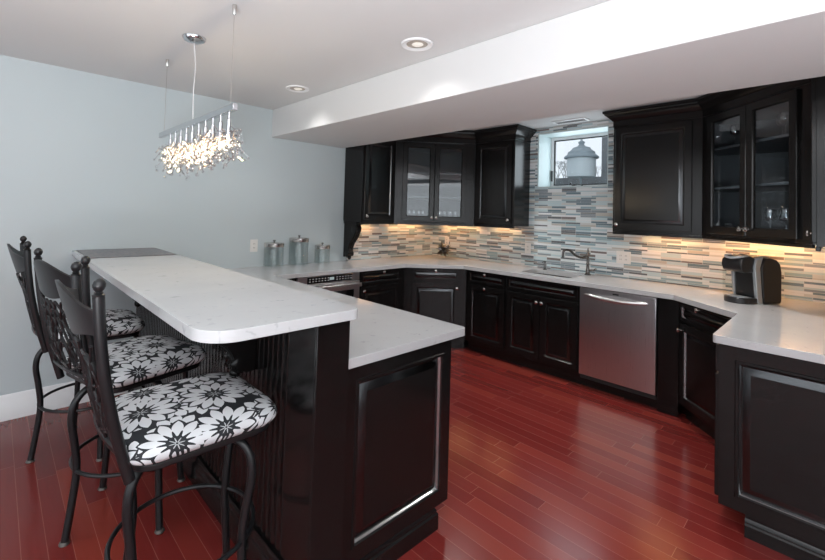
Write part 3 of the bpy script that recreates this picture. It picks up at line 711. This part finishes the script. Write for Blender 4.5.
# outlets
def outlet(label, loc, rz, w, h=.118, double=False, grp=None):
    rt = root('wall_outlet', label, 'outlet', loc, rz)
    p = MB().box(-w/2,w/2,-.006,0,-h/2,h/2).build('cover_plate', MAT['outlet'], rt, bevel=.003)
    k = 2 if double else 1
    for i in range(k):
        cx = (i-.5)*.046*2*.5 if k == 2 else 0
        cx = (-.024 if i == 0 else .024) if k == 2 else 0
        i_ = MB().box(cx-.016,cx+.016,-.0085,-.0062,-.034,.034).build('socket', MAT['outlet'], rt, bevel=.001)
        s = MB()
        for zz in (-.018,.018):
            for xx in (-.006,.006): s.box(cx+xx-.0012,cx+xx+.0012,-.0092,-.0086,zz-.006,zz+.006)
        s.build('slots', MAT['steel_dark'], i_)
outlet('white wall outlet left of the glass canisters', (-2.562,-.0005,1.115),0,.076)
outlet('white outlet low on the mosaic just behind the scroll corbel', (-1.372,-.0105,1.118),0,.070)
outlet('white outlet on the mosaic behind the star ornament', (-.0105,-.268,1.115),R(-90),.070)
outlet('narrow white outlet on the mosaic below the left edge of the window', (-.0105,-1.443,1.115),R(-90),.072)
outlet('wide white double outlet on the mosaic right of the faucet', (-.0105,-2.442,1.108),R(-90),.128,.118,True)
outlet('white outlet on the mosaic behind the coffee maker', (-.0105,-3.262,1.115),R(-90),.072)
# coffee maker
rt = root('coffee_maker','black and silver single-cup coffee maker in the right corner of the worktop','coffee maker',(-.455,-3.425,ZW),R(-122))
# local: front towards -y, x to the right
def side(poly, x0, x1):
    m = MB(); n = len(poly); m.v = [(x0,a,b) for a,b in poly]+[(x1,a,b) for a,b in poly]
    m.f = [tuple(range(n)), tuple(range(n,2*n))[::-1]]+[(i,(i+1)%n,(i+1)%n+n,i+n) for i in range(n)]; return m
prof = [(-.052,.0),(.14,0),(.15,.02),(.152,.22),(.14,.275),(.11,.305),(.06,.322),(.0,.325),(-.045,.31),(-.060,.25),(-.052,.13)]
side(prof,-.0615,.0715).build('housing', MAT['bplast'], rt, bevel=.008, seg=3)
band = [(-.045,.0),(-.004,0),(-.016,.13),(-.026,.25),(-.01,.305),(.0,.325),(.06,.323),(.06,.330),(-.005,.334),(-.055,.318),(-.072,.25),(-.060,.13)]
bm2 = side(band,-.082,-.062); bb = side(band,.072,.094); bm2.add(bb.v,bb.f); bm2.build('silver_band', MAT['gplast'], rt, bevel=.003)
side([(.0,.004),(.14,.004),(.15,.02),(.152,.22),(.14,.275),(.11,.305),(.06,.318),(.01,.318),(-.02,.25),(-.010,.13)],.0725,.100).build('side_cover', MAT['bplast'], rt, bevel=.006, seg=3)
m = side([(-.05,.215),(-.05,.315),(-.09,.328),(-.135,.322),(-.165,.300),(-.172,.262),(-.160,.225),(-.13,.212)],-.068,.080); m.build('brew_head', MAT['bplast'], rt, bevel=.010, seg=3)
m = MB().tube(bez([(-.055,-.10,.328),(-.05,-.155,.322),(.006,-.182,.312),(.062,-.155,.322),(.067,-.10,.328)],6), .008, 8); m.build('lid_handle', MAT['gplast'], rt)
m = MB().prism(arc(.006,-.10,.085,180,360,14)+[(.091,-.03),(-.079,-.03)],0,.040); m.build('drip_base', MAT['bplast'], rt, bevel=.005)
m = MB().prism(arc(.006,-.10,.072,180,360,14)+[(.078,-.08),(-.066,-.08)],.0405,.046); m.build('drip_tray', MAT['gplast'], rt, bevel=.001)
m = side([(-.075,.02),(.135,.02),(.135,.285),(.10,.300),(-.03,.300),(-.075,.27)],-.145,-.084); m.build('water_tank', MAT['jar'], rt, bevel=.012, seg=3)
m = side([(-.07,.290),(.13,.290),(.10,.312),(-.03,.312)],-.140,-.084); m.build('tank_lid', MAT['bplast'], rt, bevel=.004)
# glassware
def tumbler(x, y, z, label, grp, r=.030, h=.085):
    tag(MB().lathe([(r*.8,0),(r*.85,.004),(r,h),(r*.93,h),(r*.78,.010),(.001,.010)],(0,0,0),'z',12,cap=False).build('crystal_glass', MAT['crystalglass'], None, loc=(x,y,z)), label, 'glass', grp)
def goblet(x, y, z, label, grp, h=.17, r=.034):
    tag(MB().lathe([(r*.9,0),(r*.85,.003),(.005,.008),(.004,h*.45),(.012,h*.5),(r*.85,h*.60),(r,h*.75),(r*.80,h),(r*.76,h),(r*.95,h*.75),(r*.8,h*.61),(.001,h*.54)],(0,0,0),'z',14,cap=False).build('wine_glass', MAT['crystalglass'], None, loc=(x,y,z)), label, 'glass', grp)
a_, w_, L_f = local((-1.042,-.33),(-.33,-.924))
d_ = Vector((math.cos(a_), math.sin(a_))); nn_ = Vector((-d_.y, d_.x))
for k, s_ in enumerate((.18,.235,.29,.345,.54,.60,.66,.73)):
    p = Vector((-1.042,-.33))+d_*s_+nn_*(.07+.03*(k%2))
    goblet(p.x, p.y, UZ0+.0185, 'short crystal glass on the bottom shelf of the left glass cabinet', 'crystal glasses in the left corner cabinet', .125, .026)
a2, w2, _ = local((-.33,-3.120),(-.975,-3.765)); d2 = Vector((math.cos(a2), math.sin(a2))); n2 = Vector((-d2.y, d2.x))
for k, s_ in enumerate((.52,.58,.64,.70,.76)):
    p = Vector((-.33,-3.120))+d2*s_+n2*(.09+.05*(k%2))
    goblet(p.x,p.y,UZ0+.0185,'stemmed wine glass on the bottom of the right glass cabinet','wine glasses at the bottom of the right corner cabinet',.19,.036)
for k, s_ in enumerate((.20,.27,.34,.54,.62,.70)):
    p = Vector((-.33,-3.120))+d2*s_+n2*(.10+.05*(k%2))
    goblet(p.x,p.y,2.02+.0185,'clear goblet on the top shelf of the right glass cabinet','goblets on the top shelf of the right corner cabinet',.16,.034)
for k, s_ in enumerate((.15,.22,.30)):
    p = Vector((-.33,-3.120))+d2*s_+n2*(.09+.05*(k%2))
    tumbler(p.x,p.y,UZ0+.0185,'clear tumbler at the bottom left of the right glass cabinet','tumblers behind the left pane of the right corner cabinet')

# ------------------------------------------------------------------ ceiling fixtures
for i, (x, y) in enumerate(POTS[:2]+POTS[5:]):
    lab = ['round recessed ceiling light in front of the beam, nearest the camera','round recessed ceiling light in front of the beam, nearest the left wall','unseen recessed ceiling light added behind the beam near the left corner','unseen recessed ceiling light added behind the beam at the right'][i]
    rt = root('recessed_light', lab, 'ceiling light', (x,y,ZC-.0005))
    MB().lathe([(.062,0),(.062,-.003),(.086,-.009),(.092,-.006),(.094,0)],(0,0,0),'z',36,cap=False).build('trim_ring', MAT['white'], rt)
    MB().lathe([(.0005,-.0015),(.061,-.0015),(.061,-.0005)],(0,0,0),'z',32,cap=False).build('baffle', plain('baffle',(.42,.38,.33),.6), rt)
    MB().lathe([(.001,-.010),(.022,-.008),(.034,-.0018)],(.005,0,0),'z',24,cap=False).build('lamp', plain('lamp_face',(.6,.58,.55),.4,em=(1,.93,.82),ems=.35), rt)
rt = root('ceiling_vent','white slotted air vent in the ceiling in front of the window','vent',(-.20,-1.99,ZC-.001))
ringbox(MB(),'x',-.17,.17,-.07,.07,.02,0,.008)
m = MB(); m.box(-.07,.07,-.17,-.15,-.008,0); m.box(-.07,.07,.15,.17,-.008,0); m.box(-.07,-.05,-.15,.15,-.008,0); m.box(.05,.07,-.15,.15,-.008,0)
m.build('frame', MAT['white'], rt)
MB().box(-.05,.05,-.15,.15,-.003,-.0005).build('duct', plain('vent_duct',(.10,.09,.09),.8), rt)
m = MB()
for k in range(7): m.box(-.044+k*.0145,-.0415+k*.0145,-.15,.15,-.005,-.0032)
m.build('louvres', MAT['felt'], rt)
# chandelier
CX = -3.58; yA, yB = -.700, -1.930; zb = 1.945
rt = root('chandelier','chrome bar chandelier with glowing crystal clusters hanging over the bar','chandelier',(CX,(yA+yB)/2,0))
cy_ = (yA+yB)/2; hl = (yA-yB)/2
MB().box(-.012,.012,-hl,hl,zb-.017,zb+.017).build('bar', MAT['chrome'], rt, bevel=.003)
for y in (-.776,-1.869):
    MB().tube([(0,y-cy_,zb+.017),(0,y-cy_,ZC-.05)], .0013, 6).build('suspension_wire', MAT['nickel'], rt)
    MB().lathe([(.004,-.05),(.007,-.045),(.010,-.012),(.010,-.001)],(0,y-cy_,ZC),'z',14).build('wire_anchor', MAT['nickel'], rt)
MB().tube(bez([(0,-1.30-cy_,ZC-.03),(.01,-1.31-cy_,ZC-.18),(-.01,-1.36-cy_,ZC-.33),(0,-1.342-cy_,zb+.017)],6), .003, 8).build('power_cord', MAT['wire'], rt)
MB().lathe([(.001,-.034),(.030,-.030),(.056,-.018),(.064,-.004),(.064,-.001)],(0,-1.30-cy_,ZC),'z',28,cap=False).build('ceiling_canopy', MAT['chrome'], rt)
random.seed(11)
NS = 10
for k in range(NS):
    y = (-.93-.93*k/(NS-1))-cy_
    sm = MB().lathe([(.005,zb-.017),(.005,zb-.045),(.0105,zb-.050),(.0105,zb-.098),(.013,zb-.100),(.013,zb-.125),(.006,zb-.128)],(0,y,0),'z',12).build('lamp_stem', MAT['chrome'], rt)
    MB().lathe([(.004,zb-.129),(.007,zb-.140),(.007,zb-.160),(.003,zb-.170),(.0005,zb-.172)],(0,y,0),'z',10,cap=False).build('bulb', MAT['bulb'], sm)
    m = MB(); wr = MB()
    for q in range(26):
        a = random.uniform(0,2*math.pi); rr_ = random.uniform(.03,.080); z_ = zb-.15+random.uniform(-.09,.05)
        p0 = Vector((0,y,zb-.12)); p2 = Vector((rr_*math.cos(a), y+rr_*.95*math.sin(a), z_)); p1 = (p0+p2)/2+Vector((random.uniform(-.03,.03),random.uniform(-.03,.03),random.uniform(-.02,.05)))
        p3 = p2+Vector((random.uniform(-.03,.03),random.uniform(-.03,.03),random.uniform(-.06,-.01)))
        wr.tube(bez([p0,p1,p2,p3],3), .0011, 4)
        for c in (p2, p3, (p1+p2)/2+Vector((0,0,.004))): m.ball(c, random.uniform(.006,.011), 6, 4)
    wo = wr.build('crystal_wires', MAT['chrome'], rt); tag(m.build('crystal_beads', MAT['crystalglass'], wo), kind='stuff')
    d = bpy.data.lights.new('bulb_glow','POINT'); d.energy = .8; d.color = (1,.78,.50); d.shadow_soft_size = .012
    lo = bpy.data.objects.new('bulb_glow', d); COL.objects.link(lo); lo.location = (CX, cy_+y, zb-.185)

# ------------------------------------------------------------------ outside the window
tag(MB().box(.6,6,-6,2,1.45,1.55).build('ground_outside', MAT['ground'], None), 'pale winter ground outside the sink window', 'ground', kind='structure')
tag(MB().box(1.02,1.5,-3.0,-1.835,1.55,3.4).build('stone_pier', MAT['brick'], None), 'grey stone pier standing outside at the right of the window', 'pier')
tag(MB().box(1.75,1.95,-1.83,1.5,1.55,2.06).build('retaining_wall', MAT['brick'], None), 'low grey garden wall outside the lower edge of the window', 'garden wall')
rt = root('outdoor_lantern','pale drum-shaped lantern with stepped grey cap outside the window','lantern',(1.02,-1.585,0))
MB().lathe([(.165,1.99),(.172,1.995),(.172,2.225),(.165,2.23)],(0,0,0),'z',28).build('drum', MAT['feeder'], rt)
MB().lathe([(.205,2.231),(.205,2.250),(.165,2.285),(.160,2.31),(.115,2.345),(.105,2.365),(.05,2.385),(.03,2.41),(.042,2.44),(.02,2.455)],(0,0,0),'z',28).build('cap', MAT['feeder_roof'], rt)
MB().tube([(0,0,2.455),(0,0,3.1)], .014, 8).build('hanger', MAT['feeder_roof'], rt)
MB().lathe([(.012,1.551),(.012,1.9895)],(0,0,0),'z',12).build('post', MAT['feeder_roof'], rt)
random.seed(3)
for k, (x, y) in enumerate(((3.3,-.25),(4.8,.95),(4.4,-.55))):
    m = MB()
    def br(p, d, l, r, n):
        q = p+d*l; m.tube([p,(p+q)/2+Vector((random.uniform(-.02,.02),)*3),q], [r,r*.8,r*.6], 5)
        if n:
            for _ in range(3): br(q, (d+Vector((random.uniform(-.6,.6),random.uniform(-.6,.6),random.uniform(-.1,.4)))).normalized(), l*.62, r*.6, n-1)
    br(Vector((x,y,1.551)), Vector((0,0,1)), .42, .022, 4)
    tag(m.build('bare_tree', MAT['bark'], None), 'bare leafless tree seen through the left of the window', 'tree', 'bare trees outside the window')
